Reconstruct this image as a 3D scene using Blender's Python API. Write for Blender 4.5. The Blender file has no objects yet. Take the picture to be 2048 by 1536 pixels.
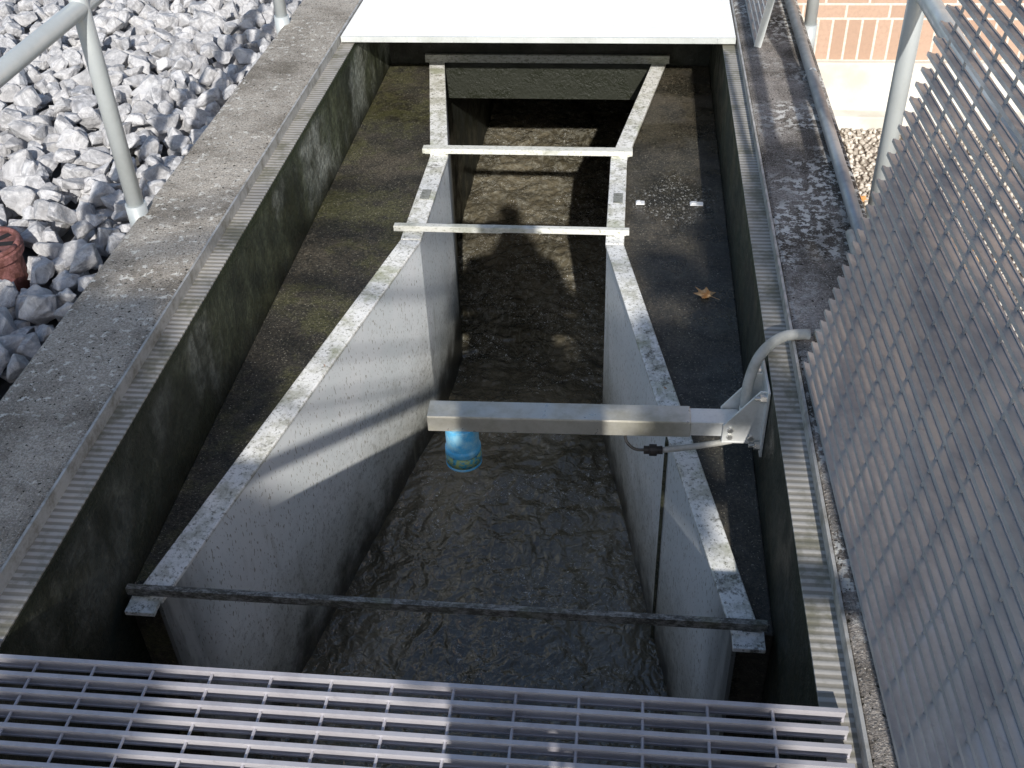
import bpy, bmesh, math, random
import numpy as np
from mathutils import Vector, Matrix, noise
random.seed(7); np.random.seed(7)
scene=bpy.context.scene; COL=bpy.context.collection

# ------------------------------------------------------------------ helpers
class M:
    def __init__(s): s.v=[]; s.f=[]
    def add(s,vs,fs):
        o=len(s.v); s.v+= [tuple(v) for v in vs]; s.f+=[tuple(i+o for i in f) for f in fs]; return s
    def obox(s,o,a,b,c):
        o,a,b,c=map(Vector,(o,a,b,c))
        vs=[o,o+a,o+a+b,o+b,o+c,o+a+c,o+a+b+c,o+b+c]
        fs=[(0,3,2,1),(4,5,6,7),(0,1,5,4),(1,2,6,5),(2,3,7,6),(3,0,4,7)]
        if a.cross(b).dot(c)<0: fs=[tuple(reversed(f)) for f in fs]
        return s.add(vs,fs)
    def box(s,x0,x1,y0,y1,z0,z1):
        return s.obox((x0,y0,z0),(x1-x0,0,0),(0,y1-y0,0),(0,0,z1-z0))
    def prism(s,poly,z0,z1):
        n=len(poly); area=sum(poly[i][0]*poly[(i+1)%n][1]-poly[(i+1)%n][0]*poly[i][1] for i in range(n))
        if area<0: poly=poly[::-1]
        vs=[(x,y,z0) for x,y in poly]+[(x,y,z1) for x,y in poly]
        fs=[tuple(range(n-1,-1,-1)),tuple(range(n,2*n))]+[(i,(i+1)%n,n+(i+1)%n,n+i) for i in range(n)]
        return s.add(vs,fs)
    def cyl(s,p0,p1,r0,r1=None,n=20):
        return s.tube([p0,p1],[r0,r0 if r1 is None else r1],n)
    def tube(s,pts,r,n=14):
        pts=[Vector(p) for p in pts]; k=len(pts)
        if not isinstance(r,(list,tuple)): r=[r]*k
        vs=[]; up=None
        for i,p in enumerate(pts):
            d=(pts[min(i+1,k-1)]-pts[max(i-1,0)]).normalized()
            if up is None:
                up=Vector((0,0,1)) if abs(d.z)<.9 else Vector((1,0,0))
            a=d.cross(up).normalized(); b=d.cross(a).normalized()
            for j in range(n):
                t=2*math.pi*j/n; vs.append(p+(a*math.cos(t)+b*math.sin(t))*r[i])
        fs=[(i*n+j,i*n+(j+1)%n,(i+1)*n+(j+1)%n,(i+1)*n+j) for i in range(k-1) for j in range(n)]
        fs+=[tuple(range(n-1,-1,-1)),tuple((k-1)*n+j for j in range(n))]
        return s.add(vs,fs)
def spline(P,n=8):
    P=[Vector(p) for p in P]; out=[]
    Q=[P[0]*2-P[1]]+P+[P[-1]*2-P[-2]]
    for i in range(1,len(Q)-2):
        for k in range(n):
            t=k/n; a,b,c,d=Q[i-1:i+3]
            out.append(.5*((2*b)+(c-a)*t+(2*a-5*b+4*c-d)*t*t+(3*b-a-3*c+d)*t**3))
    return out+[P[-1]]
def finish(ob,parent=None,label=None,category=None,kind=None,group=None):
    if ob.name not in COL.objects: COL.objects.link(ob)
    if parent: ob.parent=parent
    if label: ob["label"]=label
    if category: ob["category"]=category
    if kind: ob["kind"]=kind
    if group: ob["group"]=group
    return ob
def mk(name,m,mat,parent=None,bevel=0,smooth=False,seg=2,**k):
    me=bpy.data.meshes.new(name); me.from_pydata(m.v,[],m.f); me.update()
    bm=bmesh.new(); bm.from_mesh(me); bmesh.ops.recalc_face_normals(bm,faces=bm.faces); bm.to_mesh(me); bm.free()
    if mat: me.materials.append(mat)
    ob=bpy.data.objects.new(name,me); finish(ob,parent,**k)
    if smooth:
        for p in me.polygons: p.use_smooth=len(p.vertices)<=4
    if bevel:
        b=ob.modifiers.new('bev','BEVEL'); b.width=bevel; b.segments=seg; b.limit_method='ANGLE'; b.angle_limit=math.radians(40)
    return ob
def empty(name,loc=(0,0,0),**k):
    ob=bpy.data.objects.new(name,None); ob.empty_display_size=.1
    return finish(ob,**k)

# ------------------------------------------------------------------ materials
class G:
    def __init__(s,name,rough=.6,metal=0,spec=.5):
        s.m=bpy.data.materials.new(name); s.m.use_nodes=True; s.t=s.m.node_tree; s.N=s.t.nodes
        s.b=s.N['Principled BSDF']; s.b.inputs['Roughness'].default_value=rough; s.b.inputs['Metallic'].default_value=metal
        s.b.inputs['Specular IOR Level'].default_value=spec
        s.tc=s.N.new('ShaderNodeTexCoord'); s.co=s.tc.outputs['Object']
    def L(s,a,b): s.t.links.new(a,b)
    def put(s,inp,v):
        if hasattr(v,'is_output'): s.L(v,inp)
        elif isinstance(v,(tuple,list)) and len(v)==3 and inp.type=='RGBA': inp.default_value=(*v,1)
        else: inp.default_value=v
    def map(s,scale=(1,1,1),loc=(0,0,0),rot=(0,0,0)):
        n=s.N.new('ShaderNodeMapping'); n.inputs['Scale'].default_value=scale; n.inputs['Location'].default_value=loc; n.inputs['Rotation'].default_value=rot
        s.L(s.co,n.inputs['Vector']); return n.outputs[0]
    def noise(s,scale,detail=6,rough=.6,vec=None,dist=0):
        n=s.N.new('ShaderNodeTexNoise'); n.inputs['Scale'].default_value=scale; n.inputs['Detail'].default_value=detail
        n.inputs['Roughness'].default_value=rough; n.inputs['Distortion'].default_value=dist
        s.L(vec or s.co,n.inputs['Vector']); return n.outputs['Fac']
    def vor(s,scale,vec=None,feature='F1',out='Distance'):
        n=s.N.new('ShaderNodeTexVoronoi'); n.inputs['Scale'].default_value=scale; n.feature=feature
        s.L(vec or s.co,n.inputs['Vector']); return n.outputs[out]
    def step(s,f,a,b,lo=0.,hi=1.):
        n=s.N.new('ShaderNodeMapRange'); n.interpolation_type='SMOOTHSTEP'
        s.put(n.inputs['Value'],f); n.inputs['From Min'].default_value=a; n.inputs['From Max'].default_value=b
        n.inputs['To Min'].default_value=lo; n.inputs['To Max'].default_value=hi; return n.outputs[0]
    def math(s,op,a,b=0.):
        n=s.N.new('ShaderNodeMath'); n.operation=op; s.put(n.inputs[0],a); s.put(n.inputs[1],b); return n.outputs[0]
    def mix(s,f,a,b,mode='MIX'):
        n=s.N.new('ShaderNodeMix'); n.data_type='RGBA'; n.blend_type=mode; s.put(n.inputs[0],f); s.put(n.inputs[6],a); s.put(n.inputs[7],b); return n.outputs[2]
    def z(s,axis='Z'):
        n=s.N.new('ShaderNodeSeparateXYZ'); s.L(s.co,n.inputs[0]); return n.outputs[axis]
    def done(s,col,rough=None,bump=None,strength=.4,dist=.004):
        s.put(s.b.inputs['Base Color'],col)
        if rough is not None: s.put(s.b.inputs['Roughness'],rough)
        if bump is not None:
            n=s.N.new('ShaderNodeBump'); n.inputs['Strength'].default_value=strength; n.inputs['Distance'].default_value=dist
            s.put(n.inputs['Height'],bump); s.L(n.outputs[0],s.b.inputs['Normal'])
        return s.m

def concrete(name,light,dark,lichen,lich_thr,grain=.5,darkbias=.5,gate=(.42,.6)):
    g=G(name,.9,spec=.2)
    c=g.mix(g.step(g.noise(2.6,9,.7),darkbias-.14,darkbias+.14),dark,light)
    c=g.mix(g.step(g.noise(14,6,.75,vec=g.map(loc=(3,9,2))),.52,.66,0,.5),c,dark)
    c=g.mix(g.step(g.noise(150,3,.75),.42,.58),g.mix(grain,c,(.05,.045,.04)),c)
    c=g.mix(g.step(g.noise(230,2,.6,vec=g.map(loc=(1,7,3))),.60,.66,0,.65),c,(.70,.67,.61))
    c=g.mix(g.math('MULTIPLY',g.step(g.noise(38,5,.7),lich_thr,lich_thr+.05),g.step(g.noise(3.3,3,.5,vec=g.map(loc=(5,2,1))),*gate)),c,lichen)
    c=g.mix(g.step(g.noise(90,2,.5,vec=g.map(loc=(3,3,3))),.64,.69),c,(.03,.028,.02))
    h=g.math('ADD',g.noise(200,3,.7),g.math('MULTIPLY',g.noise(25,5,.6),1.5))
    return g.done(c,bump=h,strength=.8,dist=.006)
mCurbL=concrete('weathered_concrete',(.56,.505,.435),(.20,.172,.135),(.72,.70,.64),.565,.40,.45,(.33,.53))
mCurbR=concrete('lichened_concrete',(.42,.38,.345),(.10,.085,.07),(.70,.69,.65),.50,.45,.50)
def wallmat(name,light,thr,a,b):
    g=G(name,.6,spec=.4)
    st=g.noise(3.2,7,.65,vec=g.map((1,1,.45)))
    c=g.mix(g.step(st,.38,.64),a,b)
    c=g.mix(g.step(g.noise(2.1,7,.68,vec=g.map((1,1,.8),(7,3,2))),thr,thr+.16,0,.8),c,light)  # pale blotches in the colour stand for sunlight dappling the wall
    c=g.mix(g.step(g.noise(60,4,.7),.40,.6),g.mix(.55,c,(.015,.016,.01)),c)
    drip=g.noise(18,5,.6,vec=g.map((1,1,.12)))
    c=g.mix(g.step(drip,.52,.68,0,.7),c,(.03,.035,.02))
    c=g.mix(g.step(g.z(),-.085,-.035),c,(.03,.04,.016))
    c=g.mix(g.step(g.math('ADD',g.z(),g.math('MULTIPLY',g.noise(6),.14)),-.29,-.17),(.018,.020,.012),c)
    c=g.mix(g.step(g.z('Y'),1.6,2.7,.75,0.),c,(.020,.022,.013))  # shade painted in: colour darkens towards the near end
    return g.done(c,g.step(g.noise(9),.35,.65,.3,.8),g.math('ADD',g.noise(70,4,.7),g.noise(12,4)),.7,.008)
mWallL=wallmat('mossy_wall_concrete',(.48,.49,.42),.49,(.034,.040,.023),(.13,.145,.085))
mWallR=wallmat('shaded_wall_concrete',(.10,.105,.085),.60,(.022,.026,.018),(.055,.064,.04))  # darker copy of the wall concrete, shade painted into its colour
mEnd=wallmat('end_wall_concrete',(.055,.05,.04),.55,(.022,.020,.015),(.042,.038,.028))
def benchmat(name,moss,mossamt,wet,glint_patch=False):
    g=G(name,.6,spec=.5)
    n=g.noise(2.4,9,.72)
    c=g.mix(g.step(n,.38,.62),(.027,.023,.017),(.115,.094,.064))
    c=g.mix(g.math('MULTIPLY',g.step(g.noise(3.5,7,.75,vec=g.map(loc=(4,1,0))),.45,.58),mossamt),c,moss)
    c=g.mix(g.step(g.noise(7,9,.8,vec=g.map(loc=(6,1,0))),.48,.58,0,.85),c,(.016,.015,.010))
    c=g.mix(g.step(g.noise(120,4,.85),.42,.60),g.mix(.65,c,(.012,.011,.008)),g.mix(.2,c,(.18,.16,.12)))
    c=g.mix(g.step(g.noise(210,2,.6,vec=g.map(loc=(9,1,0))),.65,.69),c,(.34,.31,.24))
    r=g.step(g.noise(3.5,4,.6,vec=g.map(loc=(1,8,0))),.38,.6,wet,.75)
    if glint_patch:
        dx=g.math('MULTIPLY',g.math('ABSOLUTE',g.math('SUBTRACT',g.z('X'),.17)),1.3); dy=g.math('ABSOLUTE',g.math('SUBTRACT',g.z('Y'),3.33))
        dd=g.math('ADD',g.math('ADD',dx,dy),g.math('MULTIPLY',g.noise(14,4,.7),.25))
        k=g.step(dd,.26,.42,1.,0.)
        r=g.math('MULTIPLY',r,g.math('SUBTRACT',1.0,g.math('MULTIPLY',k,.95)))
        c=g.mix(g.math('MULTIPLY',k,g.step(g.noise(110,3,.8,vec=g.map((1,.6,1))),.57,.63,0,.8)),c,(.5,.49,.45))  # pale flecks painted as bright glints on the wet bench
        g.b.inputs['IOR'].default_value=1.7
    return g.done(c,r,g.math('ADD',g.noise(150,3,.8),g.noise(30,4)),.8,.006)
mBenchL=benchmat('mossy_bench_concrete',(.10,.10,.03),.8,.3)
mBenchR=benchmat('wet_bench_concrete',(.065,.058,.027),.4,.12,True)

def flumemat():
    g=G('stained_fibreglass',.4,spec=.5)
    base=g.mix(g.step(g.noise(5,5,.6),.35,.7),(.86,.89,.88),(.94,.95,.94))
    spk=g.step(g.noise(105,2,.5,vec=g.map((1,1.7,.55),rot=(.4,.2,.5))),.62,.67)
    c=g.mix(g.math('MULTIPLY',spk,.75),base,(.26,.22,.15))
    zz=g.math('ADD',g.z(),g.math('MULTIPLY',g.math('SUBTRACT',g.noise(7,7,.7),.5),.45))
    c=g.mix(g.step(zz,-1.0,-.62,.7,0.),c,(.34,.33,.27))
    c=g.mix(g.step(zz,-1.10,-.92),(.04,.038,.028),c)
    low=g.step(g.z(),-1.05,-.45,1.,0.)
    c=g.mix(g.math('MULTIPLY',g.step(g.noise(48,5,.8,vec=g.map(loc=(1,2,3))),.52,.62),g.math('MULTIPLY',low,.7)),c,(.14,.13,.10))
    drip=g.noise(14,5,.6,vec=g.map((1,1,.16)))
    c=g.mix(g.step(drip,.57,.74,0,.45),c,(.34,.34,.27))
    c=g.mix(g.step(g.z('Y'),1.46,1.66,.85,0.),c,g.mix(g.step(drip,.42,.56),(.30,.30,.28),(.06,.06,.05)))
    return g.done(c,bump=g.noise(60,3),strength=.12,dist=.003)
mFlume=flumemat()
def flangemat():
    g=G('weathered_flange_fibreglass',.6,spec=.3)
    c=g.mix(g.step(g.noise(16,7,.75),.36,.58),(.54,.53,.45),(.90,.89,.85))
    c=g.mix(g.math('MULTIPLY',g.step(g.noise(90,4,.8),.52,.64),.8),c,(.15,.14,.10))
    c=g.mix(g.math('MULTIPLY',g.step(g.noise(6,5,.65,vec=g.map(loc=(2,2,0))),.52,.66),.5),c,(.28,.30,.14))
    c=g.mix(g.step(g.noise(8,8,.82,vec=g.map(loc=(5,3,0))),.56,.66,0,.85),c,(.10,.092,.065))
    c=g.mix(g.step(g.noise(30,3,.5,vec=g.map(loc=(8,3,0))),.72,.76,0,.8),c,(.35,.15,.04))
    return g.done(c,bump=g.noise(90,3),strength=.3,dist=.003)
mFlange=flangemat()
def barmat(name,light,dark,thr,w=.05):
    g=G(name,.55,.1,.4)
    c=g.mix(g.step(g.noise(110,5,.8,vec=g.map((.5,1,1))),thr-w,thr+w),dark,light)
    c=g.mix(g.step(g.noise(9,4),.5,.7,0,.5),c,(.2,.21,.13))
    return g.done(c,bump=g.noise(120,3),strength=.25,dist=.002)
mBar=barmat('weathered_aluminium_bar',(.78,.77,.70),(.30,.30,.20),.40,.09)
mBarDark=barmat('mildewed_bar',(.36,.35,.32),(.09,.085,.07),.52,.1)
mBarMid=barmat('stained_bar',(.36,.36,.32),(.12,.12,.09),.45,.1)
mSeam=barmat('mossy_seam',(.14,.14,.10),(.035,.04,.02),.5,.1)
def metal(name,col,dark,rough=.42,met=.55,scale=14,amt=.5):
    g=G(name,rough,met)
    c=g.mix(g.step(g.noise(scale,6,.7),.4,.7,0,amt),col,dark)
    c=g.mix(g.step(g.noise(scale*9,3,.7),.6,.75,0,.35),c,dark)
    return g.done(c,g.step(g.noise(scale*2,4),.3,.7,rough-.1,rough+.18),g.noise(150,2),.08,.002)
mGrate=metal('dull_aluminium_grating',(.55,.53,.555),(.28,.26,.285),.42,.3,5,.7)
mPanel=metal('grey_aluminium_panel',(.52,.535,.54),(.28,.28,.30),.4,.45,4,.6)
mCover=metal('bright_aluminium_cover',(.93,.93,.92),(.8,.8,.78),.5,.1,6,.4)
mCovEdge=metal('cover_edge_aluminium',(.66,.68,.66),(.42,.44,.40),.45,.3,12,.6)
mAngle=metal('galvanised_edge_angle',(.50,.49,.47),(.20,.18,.14),.55,.3,18,.8)
mRail=metal('painted_grey_rail',(.50,.53,.53),(.38,.40,.39),.38,.2,9,.4)
mArm=metal('brushed_aluminium_arm',(.58,.56,.50),(.32,.30,.22),.36,.5,8,.7)
mBracket=metal('bright_aluminium_bracket',(.80,.80,.77),(.45,.45,.40),.38,.3,12,.5)
mBolt=metal('steel_bolt',(.75,.74,.7),(.3,.28,.25),.3,.8,30,.4)
mConduit=metal('light_grey_conduit',(.48,.47,.43),(.26,.25,.21),.55,0,16,.6)
mPipe=metal('galvanised_pipe',(.36,.38,.40),(.20,.21,.22),.45,.4,7,.5)
g=G('ribbed_ledge',.75,.1,.3)
w=g.math('SINE',g.math('MULTIPLY',g.z('Y'),2*math.pi/.018))
c=g.mix(g.step(g.math('ADD',w,g.math('MULTIPLY',g.noise(30,4),1.1)),.0,1.1),(.27,.25,.215),(.45,.43,.40))
c=g.mix(g.step(g.noise(9,6,.7),.46,.64,0,.75),c,(.15,.145,.10)); mLedge=g.done(c,bump=g.math('ADD',g.noise(80),g.math('MULTIPLY',w,.5)),strength=.4,dist=.002)
g=G('rusty_cast_iron',.8); mRust=g.done(g.mix(g.step(g.noise(30,6,.7),.4,.65),(.12,.045,.035),(.30,.13,.12)),bump=g.noise(90),strength=.4)
g=G('black_slot',.9); mBlack=g.done((.012,.01,.01))
g=G('blue_sensor_plastic',.4)
c=g.mix(g.step(g.noise(28,6,.75),.40,.62,0,.85),(.08,.46,.78),(.36,.66,.80)); mBlue=g.done(c,bump=g.noise(70),strength=.15)
g=G('sensor_label_band',.5)
c=g.mix(g.step(g.noise(90,4,.7,vec=g.map((1,1,1.5))),.44,.54),(.04,.32,.48),(.36,.46,.18)); c=g.mix(g.step(g.noise(120,3),.6,.66),c,(.05,.07,.05)); mBand=g.done(c)
g=G('cable_black',.5); mCable=g.done((.04,.037,.035))
g=G('connector_dark',.6); mConn=g.done(g.mix(g.noise(60),(.012,.010,.009),(.030,.022,.019)))
g=G('dry_maple_leaf',.7)
mLeafDry=g.done(g.mix(g.step(g.noise(40,4),.4,.65),(.60,.28,.09),(.78,.52,.27)),bump=g.noise(60),strength=.3)
def rockfin(scale,name):
    g=G(name,.85,spec=.2)
    oi=g.N.new('ShaderNodeObjectInfo'); ad=g.N.new('ShaderNodeVectorMath'); ad.operation='ADD'
    g.L(g.co,ad.inputs[0]); cb=g.N.new('ShaderNodeCombineXYZ'); r=oi.outputs['Random']
    g.L(g.math('MULTIPLY',r,37.),cb.inputs[0]); g.L(g.math('MULTIPLY',r,91.),cb.inputs[1]); g.L(cb.outputs[0],ad.inputs[1]); g.co=ad.outputs[0]
    c=g.mix(g.step(g.noise(1.6*scale,8,.7,dist=1.2),.36,.66),(.32,.315,.32),(.66,.65,.65))
    c=g.mix(g.step(g.noise(5*scale,5,.75),.54,.68,0,.6),c,(.78,.77,.76))
    c=g.mix(g.step(g.noise(7*scale,5,.8,vec=g.map(loc=(3,3,3))),.56,.68,0,.5),c,(.19,.185,.185))
    c=g.mix(g.step(r,0,1,0,.4),c,(.34,.33,.325))
    return g.done(c,bump=g.math('ADD',g.noise(7*scale,5,.75),g.noise(2*scale,4)),strength=.7,dist=.007)
mRock=rockfin(1.3,'grey_limestone'); mRockBed=rockfin(11,'grey_limestone_bed')
g=G('stone_bed_soil',.95,spec=.1); mBed=g.done(g.mix(g.noise(20,6,.7),(.06,.06,.06),(.22,.215,.21)),bump=g.noise(30),strength=.8)
g=G('pebble',.8)
vc=g.vor(45,out='Color'); sp=g.N.new('ShaderNodeSeparateColor'); g.L(vc,sp.inputs[0])
mPebble=g.done(g.mix(sp.outputs[0],(.32,.28,.23),(.72,.66,.57)))
g=G('pebble_ground',.9,spec=.2)
vc=g.vor(40,out='Color'); sp=g.N.new('ShaderNodeSeparateColor'); g.L(vc,sp.inputs[0])
mGround=g.done(g.mix(sp.outputs[0],(.20,.17,.14),(.42,.37,.31)),bump=g.vor(40),strength=.8,dist=.01)
g=G('pale_foundation_concrete',.9,spec=.2)
mFound=g.done(g.mix(g.step(g.noise(4,6,.6),.35,.65),(.56,.53,.46),(.70,.68,.62)),bump=g.noise(80),strength=.3)
def brickmat(name,rot,bw,rh):
    g=G(name,.85,spec=.2)
    sx=g.N.new('ShaderNodeSeparateXYZ'); g.L(g.co,sx.inputs[0]); cb=g.N.new('ShaderNodeCombineXYZ')
    g.L(g.math('ADD',sx.outputs['X'],sx.outputs['Y']),cb.inputs[0]); g.L(g.math('ADD',sx.outputs['Z'],.615),cb.inputs[1])
    b=g.N.new('ShaderNodeTexBrick'); g.L(cb.outputs[0],b.inputs['Vector'])
    b.inputs['Scale'].default_value=1; b.inputs['Brick Width'].default_value=bw; b.inputs['Row Height'].default_value=rh
    b.inputs['Mortar Size'].default_value=.006; b.inputs['Mortar Smooth'].default_value=.1
    if rot: b.offset=0
    b.inputs['Color1'].default_value=(.52,.36,.27,1); b.inputs['Color2'].default_value=(.43,.29,.21,1); b.inputs['Mortar'].default_value=(.68,.64,.56,1)
    c=g.mix(g.step(g.noise(60,4,.7),.4,.7,0,.35),b.outputs['Color'],(.36,.25,.19))
    return g.done(c,bump=g.math('SUBTRACT',g.math('MULTIPLY',g.noise(60,4),.4),b.outputs['Fac']),strength=.5,dist=.005)
mBrick=brickmat('tan_brick',False,.205,.07)
mSoldier=brickmat('tan_soldier_brick',True,.07,.21)
def watermat():
    g=G('murky_water',.02,spec=.5); g.b.inputs['IOR'].default_value=1.75
    n=g.noise(1.7,4,.55,vec=g.map((1.3,.7,1)))
    c=g.mix(g.step(n,.36,.64),(.070,.060,.038),(.175,.150,.102))
    streak=g.noise(22,5,.7,vec=g.map((1,.5,1)),dist=1.8)
    yf=g.step(g.z('Y'),3.2,4.3)
    c=g.mix(g.math('MULTIPLY',g.step(streak,.46,.64),g.math('ADD',g.math('MULTIPLY',yf,.45),.15)),c,(.30,.285,.23))
    fz=g.math('MULTIPLY',g.step(g.noise(95,4,.8,dist=1.0),.59,.65),g.step(g.noise(5,3,.5,vec=g.map(loc=(4,4,4))),.42,.56))
    foam_sparkle=g.math('MULTIPLY',fz,g.step(g.z('Y'),1.8,3.8,.4,1.))
    c=g.mix(foam_sparkle,c,(.85,.85,.80))  # white specks paint light sparkles as well as froth
    h=g.math('ADD',g.noise(9,2,.5,dist=1.0,vec=g.map((1,.8,1))),g.math('MULTIPLY',g.noise(36,2,.5,dist=.8),.35))
    return g.done(c,g.step(foam_sparkle,0,1,.02,.5),h,1.0,.022)
mWater=watermat()
g=G('tree_bark',.9); mBark=g.done(g.mix(g.noise(15,6),(.06,.045,.03),(.16,.13,.1)),bump=g.noise(20),strength=.8)
g=G('tree_foliage',.6); mFol=g.done(g.mix(g.noise(3),(.035,.07,.02),(.07,.11,.035)))
g=G('skin',.5); mSkin=g.done((.55,.36,.27))
g=G('navy_jacket',.85); mJacket=g.done(g.mix(g.noise(30),(.03,.045,.09),(.045,.06,.12)))
g=G('khaki_trousers',.85); mTrous=g.done(g.mix(g.noise(30),(.24,.2,.13),(.3,.25,.17)))
g=G('dark_hair',.7); mHair=g.done((.03,.02,.015))
g=G('camera_black',.4); mCam=g.done((.03,.03,.035))

# ------------------------------------------------------------------ camera
YAW,PIT,ROL,F,H=-.12573,.66361,-.04113,2136.,1.44929
cy,sy,cp,sp_=math.cos(YAW),math.sin(YAW),math.cos(PIT),math.sin(PIT)
fw=Vector((sy*cp,cy*cp,-sp_)); rt=Vector((cy,-sy,0)); up=rt.cross(fw)
R_=rt*math.cos(ROL)+up*math.sin(ROL); U_=-rt*math.sin(ROL)+up*math.cos(ROL)
cam=bpy.data.cameras.new('camera'); co=bpy.data.objects.new('camera',cam); COL.objects.link(co)
co.matrix_world=Matrix(((R_.x,U_.x,-fw.x,0),(R_.y,U_.y,-fw.y,0),(R_.z,U_.z,-fw.z,H),(0,0,0,1)))
cam.sensor_width=36; cam.lens=36*F/2048; cam.clip_start=.02; cam.clip_end=500; scene.camera=co
def proj(p):
    v=Vector(p)-Vector((0,0,H)); d=v.dot(fw)
    return (1024+F*v.dot(R_)/d,768-F*v.dot(U_)/d,d)

# ------------------------------------------------------------------ light
LD=Vector((-.118,.8683,-.4900)).normalized()
w=bpy.data.worlds.new('World'); scene.world=w; w.use_nodes=True
sk=w.node_tree.nodes.new('ShaderNodeTexSky'); sk.sky_type='NISHITA'; sk.sun_disc=False
sk.sun_elevation=math.asin(-LD.z); sk.sun_rotation=math.atan2(-LD.x,-LD.y)
bg=w.node_tree.nodes['Background']; bg.inputs[1].default_value=.15; w.node_tree.links.new(sk.outputs[0],bg.inputs[0])
sl=bpy.data.lights.new('sun','SUN'); sl.energy=5; sl.angle=math.radians(.55); sl.color=(1,.97,.92)
so=bpy.data.objects.new('sun',sl); COL.objects.link(so); so.rotation_euler=LD.to_track_quat('-Z','Y').to_euler()
scene.view_settings.view_transform='Standard'; scene.view_settings.look='None'; scene.view_settings.exposure=0

# ------------------------------------------------------------------ ground
mk('ground',M().add([(-80,-80,-.93),(-1.2,-80,-.93),(-1.2,80,-.93),(-80,80,-.93),(.5,-80,-.93),(80,-80,-.93),(80,80,-.93),(.5,80,-.93),(-1.2,-1.3,-.93),(.5,-1.3,-.93),(-1.2,7.1,-.93),(.5,7.1,-.93)],
   [(0,1,8,10,2,3),(4,5,6,7,11,9),(1,4,9,8),(10,11,7,2)]),mGround,kind='structure')
mk('stone_bed',M().add([(-1.365,-2,-.24),(-1.365,8,-.24),(-5.2,8,-.26),(-5.2,-2,-.26),(-7,9.5,-.94),(-7,-3.5,-.94),(-1.365,9.5,-.94),(-1.365,-3.5,-.94)],
   [(0,1,2,3),(3,2,4,5),(1,6,4,2),(0,3,5,7)]),mBed,kind='structure')

# ------------------------------------------------------------------ concrete channel
XL,XR,ZB=-1.058,.340,-.340
FL=[(-.971,1.445),(-.663,2.992),(-.663,3.602),(-.817,4.53)]
FR=[(.256,1.445),(-.053,2.992),(-.053,3.602),(.101,4.53)]
ch=empty('concrete_channel',label='weathered grey concrete channel pit housing a measuring flume',category='concrete channel')
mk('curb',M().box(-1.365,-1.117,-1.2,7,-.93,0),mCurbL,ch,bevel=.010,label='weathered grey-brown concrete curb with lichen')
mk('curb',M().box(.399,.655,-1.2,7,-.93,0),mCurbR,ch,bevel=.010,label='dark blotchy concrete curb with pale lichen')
mk('side_wall',M().box(-1.117,XL,-1.2,7,-1.35,-.036),mWallL,ch,bevel=.003,label='mossy side wall with pale sun patches painted in')
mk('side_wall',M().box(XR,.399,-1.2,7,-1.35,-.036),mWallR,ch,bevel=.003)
mk('bench',M().prism([(XL,1.462)]+[(FL[0][0]-.009,1.462)]+[(x-.012,y) for x,y in FL[1:]]+[(-.829,4.545),(XL,4.545)],-1.35,ZB),mBenchL,ch,bevel=.004,label='mossy brown wet concrete bench')
mk('bench',M().prism([(XR,1.462)]+[(FR[0][0]+.009,1.462)]+[(x+.012,y) for x,y in FR[1:]]+[(.113,4.545),(XR,4.545)],-1.35,ZB),mBenchR,ch,bevel=.004,label='dark wet concrete bench')
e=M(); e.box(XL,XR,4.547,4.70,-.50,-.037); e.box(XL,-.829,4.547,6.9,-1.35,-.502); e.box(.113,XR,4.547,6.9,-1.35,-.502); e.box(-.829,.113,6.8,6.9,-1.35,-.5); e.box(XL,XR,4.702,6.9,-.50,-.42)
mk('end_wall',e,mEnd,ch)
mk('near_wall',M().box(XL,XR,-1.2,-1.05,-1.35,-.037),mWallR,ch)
mk('channel_floor',M().box(-1.117,.399,-1.2,7,-1.5,-1.352),mWallR,ch)
for sgn,xo,xi in ((-1,-1.116,XL),(1,.398,XR)):
    a=M(); lo,hi=min(xo,xi),max(xo,xi)
    a.box(lo,hi,-1.2,7,-.035,-.030)
    mk('ledge_angle',a,mLedge,ch,bevel=.001)
    mk('edge_lip',M().box(min(xo,xo-sgn*.006),max(xo,xo-sgn*.006),-1.2,7,-.0298,.004),mAngle,ch)

# ------------------------------------------------------------------ water
nx,ny=150,760; xs=np.linspace(XL-.02,XR+.02,nx); ys=np.linspace(-1.1,6.85,ny)
def sm(t): t=max(0,min(1,t)); return t*t*(3-2*t)
vs=[]
for y in ys:
    b=-1.12-.15*sm((y-2.75)/1.0); amp=.006+.009*sm((y-2.0)/.9)
    for x in xs:
        wx=x+.05*noise.noise(Vector((x*5,y*5,9))); wy=y+.07*noise.noise(Vector((x*5+4,y*5,2)))
        n=noise.noise(Vector((wx*8,wy*6,0)))+.6*noise.noise(Vector((wx*20,wy*15,3)))+.25*noise.noise(Vector((wx*44,wy*36,7)))
        r=1-abs(noise.noise(Vector((wx*11+2,wy*12,5))))*2.2
        vs.append((x,y,b+amp*(n*.8+.5*r*r)))
fs=[(j*nx+i,j*nx+i+1,(j+1)*nx+i+1,(j+1)*nx+i) for j in range(ny-1) for i in range(nx-1)]
me=bpy.data.meshes.new('water'); me.from_pydata(vs,[],fs); me.materials.append(mWater)
for p in me.polygons: p.use_smooth=True
finish(bpy.data.objects.new('water',me),kind='structure')

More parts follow.
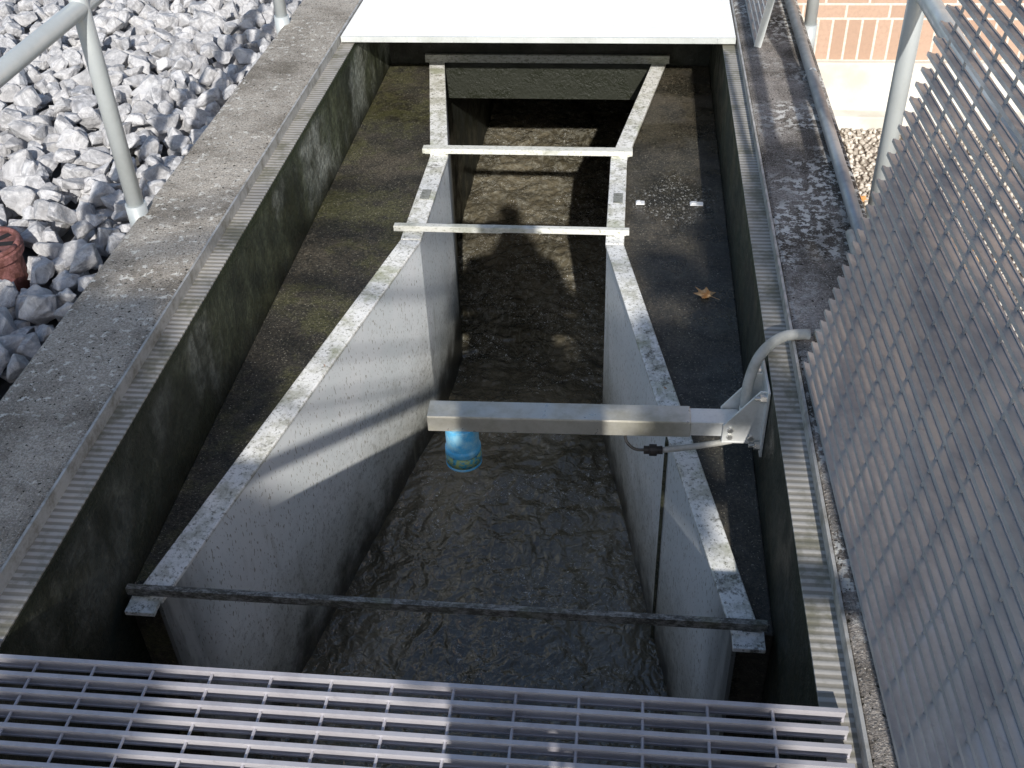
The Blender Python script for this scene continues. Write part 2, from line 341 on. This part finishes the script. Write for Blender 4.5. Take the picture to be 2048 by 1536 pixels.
# ------------------------------------------------------------------ flume
fl=empty('measuring_flume',label='white stained fibreglass measuring flume with narrow throat',category='flume')
ZF=-.334
for P,s in ((FL,-1),(FR,1)):
    m=M()
    m.prism(P+[(x+s*.009,y) for x,y in P[::-1]],-1.33,ZF-.001)
    mk('flume_wall',m,mFlume,fl)
    wd=.064 if s<0 else .056
    m=M()
    for a,b in ((0,1),(1,2),(2,3)):
        (x0,y0),(x1,y1)=P[a],P[b]; g0=.0015 if a else 0
        m.prism([(x0-s*.004,y0+g0),(x1-s*.004,y1-.0015),(x1+s*wd,y1-.0015),(x0+s*wd,y0+g0)],ZF,ZF+.012+.002*a)
    mk('flange',m,mFlange,fl,bevel=.003)
    mk('joint_plate',M().box(min(P[1][0],P[1][0]+s*.06)+.014,max(P[1][0],P[1][0]+s*.06)-.014,3.26,3.33,ZF+.0145,ZF+.0165),mBarMid,fl)
mk('flume_floor',M().prism([FL[0],FL[1],FL[2],FL[3],FR[3],FR[2],FR[1],FR[0]],-1.345,-1.32),mBenchL,fl)
y0=2.06; x0=-.053+.2*(2.992-y0)
mk('guide_strip',M().prism([(x0-.002,y0),(x0-.010,y0+.002),(x0-.008,y0+.022),(x0-.001,y0+.021)],-1.3,ZF-.01),mSeam,fl)
def bar(x0,x1,y,mat,h=.034,d=.034,z=ZF+.017,**k):
    m=M(); m.box(x0,x1,y,y+.004,z,z+h); m.box(x0,x1,y+.0042,y+d,z+h-.004,z+h)
    m.box(x0+.01,x0+.05,y,y+d,z-.002,z-.0005); m.box(x1-.05,x1-.01,y,y+d,z-.002,z-.0005)
    return mk('cross_bar',m,mat,fl,bevel=.0012,**k)
bar(-1.045,.322,1.450,mBarDark,.022,.014,label='dark mildewed cross bar')
bar(-.757,.018,3.04,mBar,.017,.022); bar(-.757,.022,3.61,mBar,.018,.036); bar(-.893,.168,4.50,mBarMid,.034,.016)
mk('cross_bar_sleeve',M().box(-.757,-.395,3.036,3.039,ZF+.016,ZF+.036),mBar,fl,bevel=.001)
for x in (-1.040,.252):
    mk('foot_angle',M().box(x,x+.066,1.412,1.4615,ZF-.004,ZF+.008),mFlange,fl,bevel=.0015)

# ------------------------------------------------------------------ gratings
def grating(name,o,u,v,n,nb,L,mat,pitch=.036,th=.009,deep=.030,rodz=.0065,rodr=.0032,**k):
    o,u,v,n=map(Vector,(o,u,v,n)); u=u.normalized()
    root=empty(name,**k); m=M()
    for i in range(nb):
        q=o+v*(i*pitch)
        m.obox(q,u*L,v*th,n*(-.006)); m.obox(q+v*(th*.22)-n*.006,u*L,v*(th*.56),n*(-(deep-.010))); m.obox(q-n*(deep-.004),u*L,v*th,n*(-.004))
    mk('bearing_bars',m,mat,root)
    m=M(); x=.045
    while x<L-.02:
        a=o+u*x-n*rodz; m.tube([a,a+v*((nb-1)*pitch+th)],rodr,6); x+=.1016
    mk('cross_rods',m,mat,root)
    return root
GR='aluminium bar grating panels'
for yo,lab in ((1.048,'aluminium bar grating panel laid flat over the channel'),(.105,'aluminium bar grating panel under a standing person')):
    grating('floor_grating',(-1.105,yo,0),(1,0,0),(0,-1,0),(0,0,1),29,1.478,mGrate,pitch=.0322,th=.0078,deep=.026,rodz=.0085,rodr=.0027,label=lab,category='grating',group=GR)
sv=Vector((.178,0,1)).normalized(); nv=Vector((-1,0,.178)).normalized()
grating('leaning_grating',(.405,1.94,.006),(.030,-1,0),sv,nv,39,1.478,mPanel,pitch=.0285,deep=.019,th=.0072,rodz=.013,rodr=.003,label='removed aluminium bar grating leaning on the handrail',category='grating',group=GR)
g2=grating('leaning_grating',(.445,3.86,.006),(0,1,0),sv,nv,30,1.1,mPanel,pitch=.032,th=.008,deep=.018,rodz=.012,label='smaller grating panel leaning with bright end bar',category='grating',group=GR)
mk('end_bar',M().obox(Vector((.445,3.852,.004))-nv*.024,(0,.006,0),sv*1.0,nv*.026),mCovEdge,g2)
cv=empty('channel_cover',label='bright aluminium cover planks closing the channel end',category='channel cover')
m=M(); m.box(-1.104,.386,3.955,5.6,-.020,-.006); y=3.960
while y<5.58: m.box(-1.104,.386,y,y+.0125,-.006,.000); y+=.018
mk('cover_deck',m,mCover,cv)
m=M(); m.box(-1.104,.386,3.945,3.952,-.021,.001)
x=-1.03
while x<.36: m.box(x,x+.005,3.941,3.945,-.018,.000); x+=.09
mk('cover_edge',m,mCovEdge,cv)

# ------------------------------------------------------------------ handrails
def handrail(x,ys,y0,y1,label,zb):
    r=empty('handrail',label=label,category='handrail')
    for y in ys:
        m=M().cyl((x,y,zb),(x,y,1.07),.0235); mk('post',m,mRail,r,smooth=True)
        mk('post_base',M().cyl((x,y,zb-.01),(x,y,zb+.13),.029).box(x-.04,x+.04,y-.04,y+.04,zb-.018,zb-.011),mRail,r,smooth=True)
    mk('rail',M().cyl((x,y0,.58),(x,y1,.58),.023),mRail,r,smooth=True)
    mk('rail',M().cyl((x,y0,1.07),(x,y1,1.07),.023),mRail,r,smooth=True)
    return r
LY=[-.53,1.03,2.56,4.09,5.62]
handrail(-1.372,LY,-.53,6.2,'grey painted tubular handrail beside crushed rock bed',-.10)
handrail(.694,[-.53,1.2,2.72,4.24],-.53,5.15,'grey painted tubular handrail carrying a leaning grating',-.18)
r=empty('guard_rail',label='grey tubular guard rail crossing the channel walkway',category='handrail')
mk('rail',M().cyl((-1.34,-.56,1.04),(.67,-.56,1.04),.026),mRail,r,smooth=True)
mk('rail',M().cyl((-1.34,-.56,.53),(.67,-.56,.53),.0235),mRail,r,smooth=True)
pp=empty('curb_pipe',label='grey galvanised pipe running along the curb top',category='pipe')
mk('pipe',M().cyl((.612,-1,.02),(.612,6.5,.02),.0185),mPipe,pp,smooth=True)
for y in (1.2,2.35,3.55,4.8): mk('pipe_clip',M().box(.585,.64,y,y+.025,.0,.004).tube([(.589+.046*t/8,y+.012,.004+.038*math.sin(math.pi*t/8)) for t in range(9)],.004,6),mPipe,pp)

# ------------------------------------------------------------------ sensor arm
ar=empty('wall_mounted_support',label='aluminium support arm cantilevered from wall bracket over water',category='support arm')
AY=1.905
m=M(); zt,zb=-.158,-.204
m.box(-.447,.172,AY,AY+.003,zb,zt-.003); m.box(-.447,.172,AY,AY+.060,zt-.0028,zt); m.box(-.447,.172,AY+.057,AY+.060,zb,zt-.003)
mk('support_sleeve',m,mArm,ar,bevel=.0015)
mk('support_bar',M().box(-.43,.285,AY+.0035,AY+.0565,zb+.002,zt-.0033),mBracket,ar,bevel=.002)
m=M()
def tri(y):
    P=[(.245,zb-.004),(.335,zb-.004),(.335,-.06),(.320,-.06),(.245,zt-.004)]
    vs=[(x,y,z) for x,z in P]+[(x,y+.005,z) for x,z in P]; n=5
    m.add(vs,[tuple(range(n)),tuple(range(2*n-1,n-1,-1))]+[(i,(i+1)%n,n+(i+1)%n,n+i) for i in range(n)])
tri(AY-.006); tri(AY+.062)
m.box(.332,.338,AY-.03,AY+.10,-.235,-.045); m.box(.245,.331,AY-.005,AY+.067,zb-.011,zb-.005)
mk('wall_bracket',m,mBracket,ar,bevel=.0012)
for (y,z) in ((AY-.018,-.21),(AY-.018,-.07),(AY+.088,-.21),(AY+.088,-.07)):
    mk('bolt',M().cyl((.332,y,z),(.318,y,z),.010,n=6).cyl((.3185,y,z),(.306,y,z),.005,n=8),mBolt,ar)
for (x,z) in ((.262,-.192),(.262,-.172),(.31,-.195)): mk('bolt',M().cyl((x,AY-.006,z),(x,AY-.013,z),.007,n=6),mBolt,ar)
sn=empty('level_sensor',label='bright blue cylindrical level sensor hanging under arm',category='sensor')
X0,Y0=-.371,AY+.031
mk('sensor_body',M().tube([(X0,Y0,-.2045),(X0,Y0,-.268),(X0,Y0,-.272),(X0,Y0,-.286)],[.0405,.0405,.044,.044],32),mBlue,sn,smooth=True,bevel=.002)
mk('label_band',M().tube([(X0,Y0,-.2863),(X0,Y0,-.316)],[.0444,.0444],32),mBand,sn,smooth=True)
mk('sensor_face',M().tube([(X0,Y0,-.3163),(X0,Y0,-.323),(X0,Y0,-.327)],[.0448,.0448,.040],32),mBlue,sn,smooth=True)
cb=empty('sensor_cable',label='dark cable with dark connector and pale tube under arm',category='cable')
mk('cable',M().tube(spline([(.02,AY+.02,-.205),(.025,AY+.0,-.222),(.045,AY-.01,-.236),(.075,AY-.01,-.238)]),.0035,8),mCable,cb,smooth=True)
mk('connector',M().tube([(.066,AY-.01,-.238),(.078,AY-.01,-.238),(.079,AY-.01,-.238),(.096,AY-.01,-.238),(.097,AY-.01,-.238),(.110,AY-.01,-.237)],[.010,.010,.0145,.0145,.010,.010],12),mConn,cb)
mk('pale_tube',M().tube(spline([(.110,AY-.01,-.237),(.16,AY-.008,-.230),(.22,AY-.0,-.224),(.27,AY+.01,-.220)]),.0075,10),mConduit,cb,smooth=True)
cd=empty('conduit',label='pale grey flexible conduit curving over the channel edge',category='conduit')
mk('conduit_tube',M().tube(spline([(.298,AY+.045,-.15),(.294,AY+.050,-.11),(.300,AY+.070,-.062),(.322,AY+.100,-.018),(.362,AY+.125,.010),(.41,AY+.135,.0165),(.50,AY+.135,.016),(.57,AY+.14,.016),(.585,AY+.2,.016),(.587,AY+.6,.016)]),.0125,14),mConduit,cd,smooth=True)
mk('conduit_fitting',M().cyl((.298,AY+.043,-.157),(.2975,AY+.047,-.130),.017),mBolt,cd,smooth=True)
piv=Matrix.Translation((-.44,AY,0))@Matrix.Rotation(.026,4,'Z')@Matrix.Translation((.44,-AY,0))
ar.matrix_world=piv; cb.matrix_world=piv; sn.matrix_world=piv

# ------------------------------------------------------------------ small things
def leafmesh(s=.045):
    tips=[(90,1),(70,.55),(50,.62),(38,.95),(22,.55),(0,.6),(-12,.8),(-30,.4),(-80,.25),(-90,.12)]
    pts=[(a,r) for a,r in tips]+[(180-a,r) for a,r in tips[::-1][1:-1]]
    vs=[(0,0,.004)]+[(s*r*math.cos(math.radians(a)),s*r*math.sin(math.radians(a)),s*.25*r*r*random.uniform(.3,1.2)) for a,r in pts]
    n=len(pts); m=M(); m.add(vs,[(0,1+i,1+(i+1)%n) for i in range(n)]); m.tube([(0,-.0,.003),(.004,-s*.9,.006)],.0008,5); return m
lf=mk('fallen_leaf',leafmesh(.048),mLeafDry,label='orange-brown dry maple leaf lying on wet bench',category='leaf'); lf.location=(.255,2.73,ZB+.004); lf.rotation_euler=(.1,.15,.9)
for x,wd,lab in ((.038,.030,'small white metal clip beside the flume flange'),(.222,.045,'small white metal clip near the channel wall')):
    mk('metal_clip',M().box(x,x+wd,3.287,3.311,ZB+.001,ZB+.005).box(x+.004,x+wd*.5,3.292,3.306,ZB+.0052,ZB+.010),mCover,bevel=.001,label=lab,category='metal clip')
cp_=empty('valve_cap',label='rusty red cast iron slotted cap among crushed rock',category='valve cap')
cx,cyy,cz=-1.845,2.52,-.030
mk('cap_body',M().tube([(cx,cyy,-.45),(cx,cyy,-.10+cz),(cx,cyy,-.098+cz),(cx,cyy,-.075+cz),(cx,cyy,-.066+cz)],[.085,.088,.100,.104,.097],32),mRust,cp_)
m=M()
for i in range(8):
    a=i*math.pi/4+.2; d=Vector((math.cos(a),math.sin(a),0)); n_=Vector((-d.y,d.x,0))
    m.obox(Vector((cx,cyy,-.0665+cz))+d*.030-n_*.011,d*.050,n_*.022,(0,0,.002))
mk('cap_slots',m,mBlack,cp_)
mk('cap_rim',M().tube([(cx+.094*math.cos(t*math.pi/16),cyy+.094*math.sin(t*math.pi/16),-.064+cz) for t in range(33)],.008,8),mRust,cp_,smooth=True)

# ------------------------------------------------------------------ rocks
def rockmesh(seed,fine):
    rnd=random.Random(seed); bm=bmesh.new(); sc=(1,rnd.uniform(.6,.9),rnd.uniform(.5,.78))
    for i in range(14 if fine else 12):
        v=Vector((rnd.gauss(0,1),rnd.gauss(0,1),rnd.gauss(0,1))).normalized()*rnd.uniform(.84,1.08)
        bm.verts.new((v.x*sc[0]*.5,v.y*sc[1]*.5,v.z*sc[2]*.5))
    bmesh.ops.convex_hull(bm,input=bm.verts)
    bmesh.ops.delete(bm,geom=[v for v in bm.verts if not v.link_faces],context='VERTS')
    if fine:
        bmesh.ops.bevel(bm,geom=list(bm.edges),offset=.018,segments=1,affect='EDGES',profile=.5)
        bmesh.ops.triangulate(bm,faces=bm.faces)
        bmesh.ops.subdivide_edges(bm,edges=[e for e in bm.edges if e.calc_length()>.14],cuts=2,use_grid_fill=True)
        bmesh.ops.triangulate(bm,faces=bm.faces)
        for v in bm.verts:
            n=noise.noise(v.co*3.4+Vector((seed,0,0)))*.05+noise.noise(v.co*8+Vector((seed,5,0)))*.03
            v.co+=v.co.normalized()*n
    me=bpy.data.meshes.new('rock'); bm.to_mesh(me); bm.free(); me.materials.append(mRock)
    return me
fine=[rockmesh(i,True) for i in range(22)]; coarse=[rockmesh(i+50,False) for i in range(10)]
cands=[]; pitch=.074
yy=.9
while yy<7.2:
    xx=-1.42
    while xx>-4.6:
        p=(xx+random.uniform(-.033,.033),yy+random.uniform(-.033,.033),-.160+random.uniform(-.02,.03))
        p=(min(p[0],-1.43),p[1],p[2])
        if (p[0]-cx)**2+(p[1]-cyy)**2>.14**2 and all((p[0]+1.372)**2+(p[1]-q)**2>.082**2 for q in LY):
            q=proj(p); vis=(-40<q[0]<2080 and -40<q[1]<1560 and q[2]>0 and not(260<q[0] and q[1]>600))
            cands.append((0 if vis else 1,q[2],p))
        xx-=pitch
    yy+=pitch
cands.sort(key=lambda c:(c[0],c[1]))
rest=M()
def place(p):
    s=random.choice([random.uniform(.08,.105),random.uniform(.095,.13),random.uniform(.115,.16)])
    return Matrix.Translation(p)@Matrix.Rotation(random.uniform(0,6.28),4,'Z')@Matrix.Rotation(random.uniform(-.6,.6),4,'X')@Matrix.Rotation(random.uniform(-.6,.6),4,'Y')@Matrix.Scale(s,4)
base=None
for i,(v,d,p) in enumerate(cands):
    mw=place(p)
    if i<300:
        if base is None:
            ob=bpy.data.objects.new('rock',fine[0]); base=ob
        else:
            ob=base.copy(); ob.data=fine[i%22]
        COL.objects.link(ob); ob.matrix_world=mw
        ob["label"]="angular grey and white crushed limestone rock"; ob["category"]="rock"; ob["group"]="crushed limestone rocks beside the channel"
    else:
        me=(fine if v==0 else coarse)[i%10]
        rest.add([mw@vv.co for vv in me.vertices],[tuple(pl.vertices) for pl in me.polygons])
for i in range(0,len(cands)):
    v,d,p=cands[i]; me=coarse[i%10]; mw=place((p[0]-.037 if p[0]<-1.5 else p[0],p[1]+.037,-.200))
    rest.add([mw@vv.co for vv in me.vertices],[tuple(pl.vertices) for pl in me.polygons])
me=bpy.data.meshes.new('crushed_rock'); me.from_pydata(rest.v,[],rest.f); me.materials.append(mRockBed)
finish(bpy.data.objects.new('crushed_rock',me),kind='stuff',label='bed of angular grey crushed limestone rock',category='crushed rock')
pb=M(); bm=bmesh.new(); bmesh.ops.create_icosphere(bm,subdivisions=1,radius=1); iv=[v.co.copy() for v in bm.verts]; fi=[tuple(v.index for v in f.verts) for f in bm.faces]; bm.free()
y=2.4
while y<5.2:
    x=.69
    while x<2.9:
        s=random.uniform(.009,.019); rm=Matrix.Rotation(random.uniform(0,6),3,Vector((random.random(),random.random(),random.random()+.1)).normalized())
        c0=Vector((x+random.uniform(-.01,.01),y+random.uniform(-.01,.01),-.925+random.uniform(0,.008)))
        pb.add([rm@Vector((q.x*s,q.y*s*.8,q.z*s*.65))+c0 for q in iv],fi); x+=.026
    y+=.026
me=bpy.data.meshes.new('pebbles'); me.from_pydata(pb.v,[],pb.f); me.materials.append(mPebble)
for p in me.polygons: p.use_smooth=True
finish(bpy.data.objects.new('pebbles',me),kind='stuff',label='bed of small tan pebbles beside the brick wall',category='pebbles')
dl=M()
for i in range(110):
    l=leafmesh(random.uniform(.02,.04)); rm=Matrix.Translation((random.uniform(.72,1.5),random.uniform(3.0,4.6),-.905))@Matrix.Rotation(random.uniform(0,6),4,'Z')@Matrix.Rotation(random.uniform(-.5,.5),4,'X')
    dl.add([rm@Vector(v) for v in l.v],l.f)
mk('dry_leaves',dl,mLeafDry,kind='stuff',label='scattered brown dry leaves on pebbles',category='leaves')

# ------------------------------------------------------------------ brick building wall
YB=5.32
bw=empty('brick_wall',label='tan brick building wall on pale concrete foundation',category='brick wall')
mk('soldier_course',M().box(.72,9,YB,YB+.3,-.615,-.405),mSoldier,bw)
mk('wall',M().box(.72,9,YB,YB+.3,-.405,3.2),mBrick,bw)
mk('foundation',M().box(.71,9.01,YB-.03,YB+.31,-.95,-.616).box(.70,9,YB-.12,YB-.031,-.95,-.86),mFound,bw,bevel=.006)
mk('coping',M().box(.68,9.04,YB-.04,YB+.34,3.2,3.28),mFound,bw)

# ------------------------------------------------------------------ tree added out of view, leaf clumps aimed at chosen shade spots
tr=empty('shade_tree',label='leafy tree added out of view to shade the channel',category='shade_tree')
T=7.0
targets=[((-1.25,1.2,0),.28),((-1.30,1.62,0),.25),((-1.22,1.9,0),.15),((-1.5,1.5,0),.3),((-1.05,2.15,ZB),.10),((-.95,1.6,ZB),.12),
 ((.14,2.85,ZB),.07),((.24,2.42,ZB),.10),((.5,2.3,0),.22),((.5,2.75,0),.14),
 ((-.10,3.95,-1.22),.10),((-.09,3.45,-1.18),.12),((-.60,3.35,-1.18),.09),((-.12,3.1,-1.15),.10)]
tips=[(Vector(p)-LD*T,r) for p,r in targets]
m=M(); tb=Vector((-2.3,-7.2,-.93)); top=Vector((-1.9,-6.3,3.4))
m.tube(spline([tb,tb+Vector((.1,.1,1.5)),top]),[.17-.1*i/16 for i in range(17)],10)
for q,r in tips: m.tube(spline([top,(top+q)/2+Vector((0,-.3,.9)),q],4),[.018-.011*i/8 for i in range(9)],6)
mk('trunk',m,mBark,tr,smooth=True)
lv=M()
extra=[(Vector((-2.4+random.uniform(-1.3,.2),-7+random.uniform(-1.4,.3),4.3+random.uniform(-.6,1.6))),.5) for _ in range(12)]
for q,r in tips+extra:
    for k in range(int(2000*r) if r<.4 else 350):
        d=Vector((random.gauss(0,1),random.gauss(0,1),random.gauss(0,1))).normalized()*r*random.random()**.45*1.1
        u=Vector((random.gauss(0,1),random.gauss(0,1),random.gauss(0,1))).normalized(); v=u.orthogonal().normalized(); s=random.uniform(.03,.055)
        c0=q+d; lv.add([c0-u*s,c0+v*s*.45,c0+u*s,c0-v*s*.45],[(0,1,2,3)])
me=bpy.data.meshes.new('crown'); me.from_pydata(lv.v,[],lv.f); me.materials.append(mFol); finish(bpy.data.objects.new('crown',me),parent=tr)

# ------------------------------------------------------------------ photographer
def skin(name,V,E,mat,parent,sub=2):
    me=bpy.data.meshes.new(name); me.from_pydata([v[0] for v in V],E,[]); ob=bpy.data.objects.new(name,me); COL.objects.link(ob); ob.parent=parent
    ob.modifiers.new('s','SKIN')
    bm=bmesh.new(); bm.from_mesh(me); lay=bm.verts.layers.skin.verify(); bm.verts.ensure_lookup_table()
    for i,v in enumerate(V):
        r=v[1]; bm.verts[i][lay].radius=(r,r) if not isinstance(r,tuple) else r; bm.verts[i][lay].use_root=(i==0)
    bm.to_mesh(me); bm.free()
    u=ob.modifiers.new('u','SUBSURF'); u.levels=u.render_levels=sub
    me.materials.append(mat); return ob
pr=empty('person',label='standing photographer in navy jacket holding a compact camera',category='person')
py=-.30
V=[((0,py,.95),(.15,.11)),((0,py,1.12),(.14,.10)),((0,py+.02,1.30),(.16,.10)),((0,py+.05,1.40),.055),((0,py+.09,1.49),(.075,.085)),((0,py+.10,1.585),(.078,.09)),((0,py+.185,1.50),.018)]
E=[(0,1),(1,2),(2,3),(3,4),(4,5),(4,6)]
for s in (-1,1):
    b=len(V); V+=[((s*.17,py+.01,1.34),.055),((s*.22,py+.04,1.12),.045),((s*.10,py+.20,1.30),.034),((s*.065,py+.24,1.37),.028)]
    E+=[(2,b),(b,b+1),(b+1,b+2),(b+2,b+3)]
    for k in range(5):
        V+=[((s*(.05-.010*k),py+.262+.002*k,1.40+.012*(k-2)),.0085),((s*(.03-.010*k),py+.268,1.405+.013*(k-2)),.007)]
        n=len(V); E+=[(b+3,n-2),(n-2,n-1)]
    b=len(V); V+=[((s*.09,py,.88),.085),((s*.10,py+.02,.50),.058),((s*.10,py-.02,.10),.042),((s*.11,py+.12,.05),.035)]
    E+=[(0,b),(b,b+1),(b+1,b+2),(b+2,b+3)]
skin('body',V,E,mSkin,pr)
V=[((0,py,.86),(.20,.15)),((0,py,1.12),(.19,.14)),((0,py+.02,1.30),(.20,.13)),((0,py+.04,1.385),.07)]; E=[(0,1),(1,2),(2,3)]
for s in (-1,1):
    b=len(V); V+=[((s*.175,py+.01,1.335),.08),((s*.22,py+.04,1.12),.075),((s*.12,py+.18,1.28),.05)]; E+=[(2,b),(b,b+1),(b+1,b+2)]
skin('jacket',V,E,mJacket,pr)  # jacket shaped wider so the cast shadow covers more water
V=[((0,py,.95),(.165,.125))]; E=[]
for s in (-1,1):
    b=len(V); V+=[((s*.09,py,.86),.10),((s*.10,py+.02,.50),.075),((s*.10,py-.01,.10),.062)]; E+=[(0,b),(b,b+1),(b+1,b+2)]
skin('trousers',V,E,mTrous,pr)
skin('hair',[((0,py+.06,1.60),(.088,.09)),((0,py+.11,1.635),(.075,.07))],[(0,1)],mHair,pr)
for s in (-1,1): mk('shoe',M().box(s*.11-.045,s*.11+.045,py-.10,py+.18,.001,.07),mCam,pr,bevel=.02)
pr.location=(.10,0,0)
ca_=empty('compact_camera',label='small black compact camera held at eye level',category='camera')
mk('camera_body',M().box(-.055,.055,-.062,-.028,1.405,1.475),mCam,ca_,bevel=.006)
mk('lens',M().cyl((0,-.028,1.44),(0,-.010,1.44),.022),mCam,ca_)
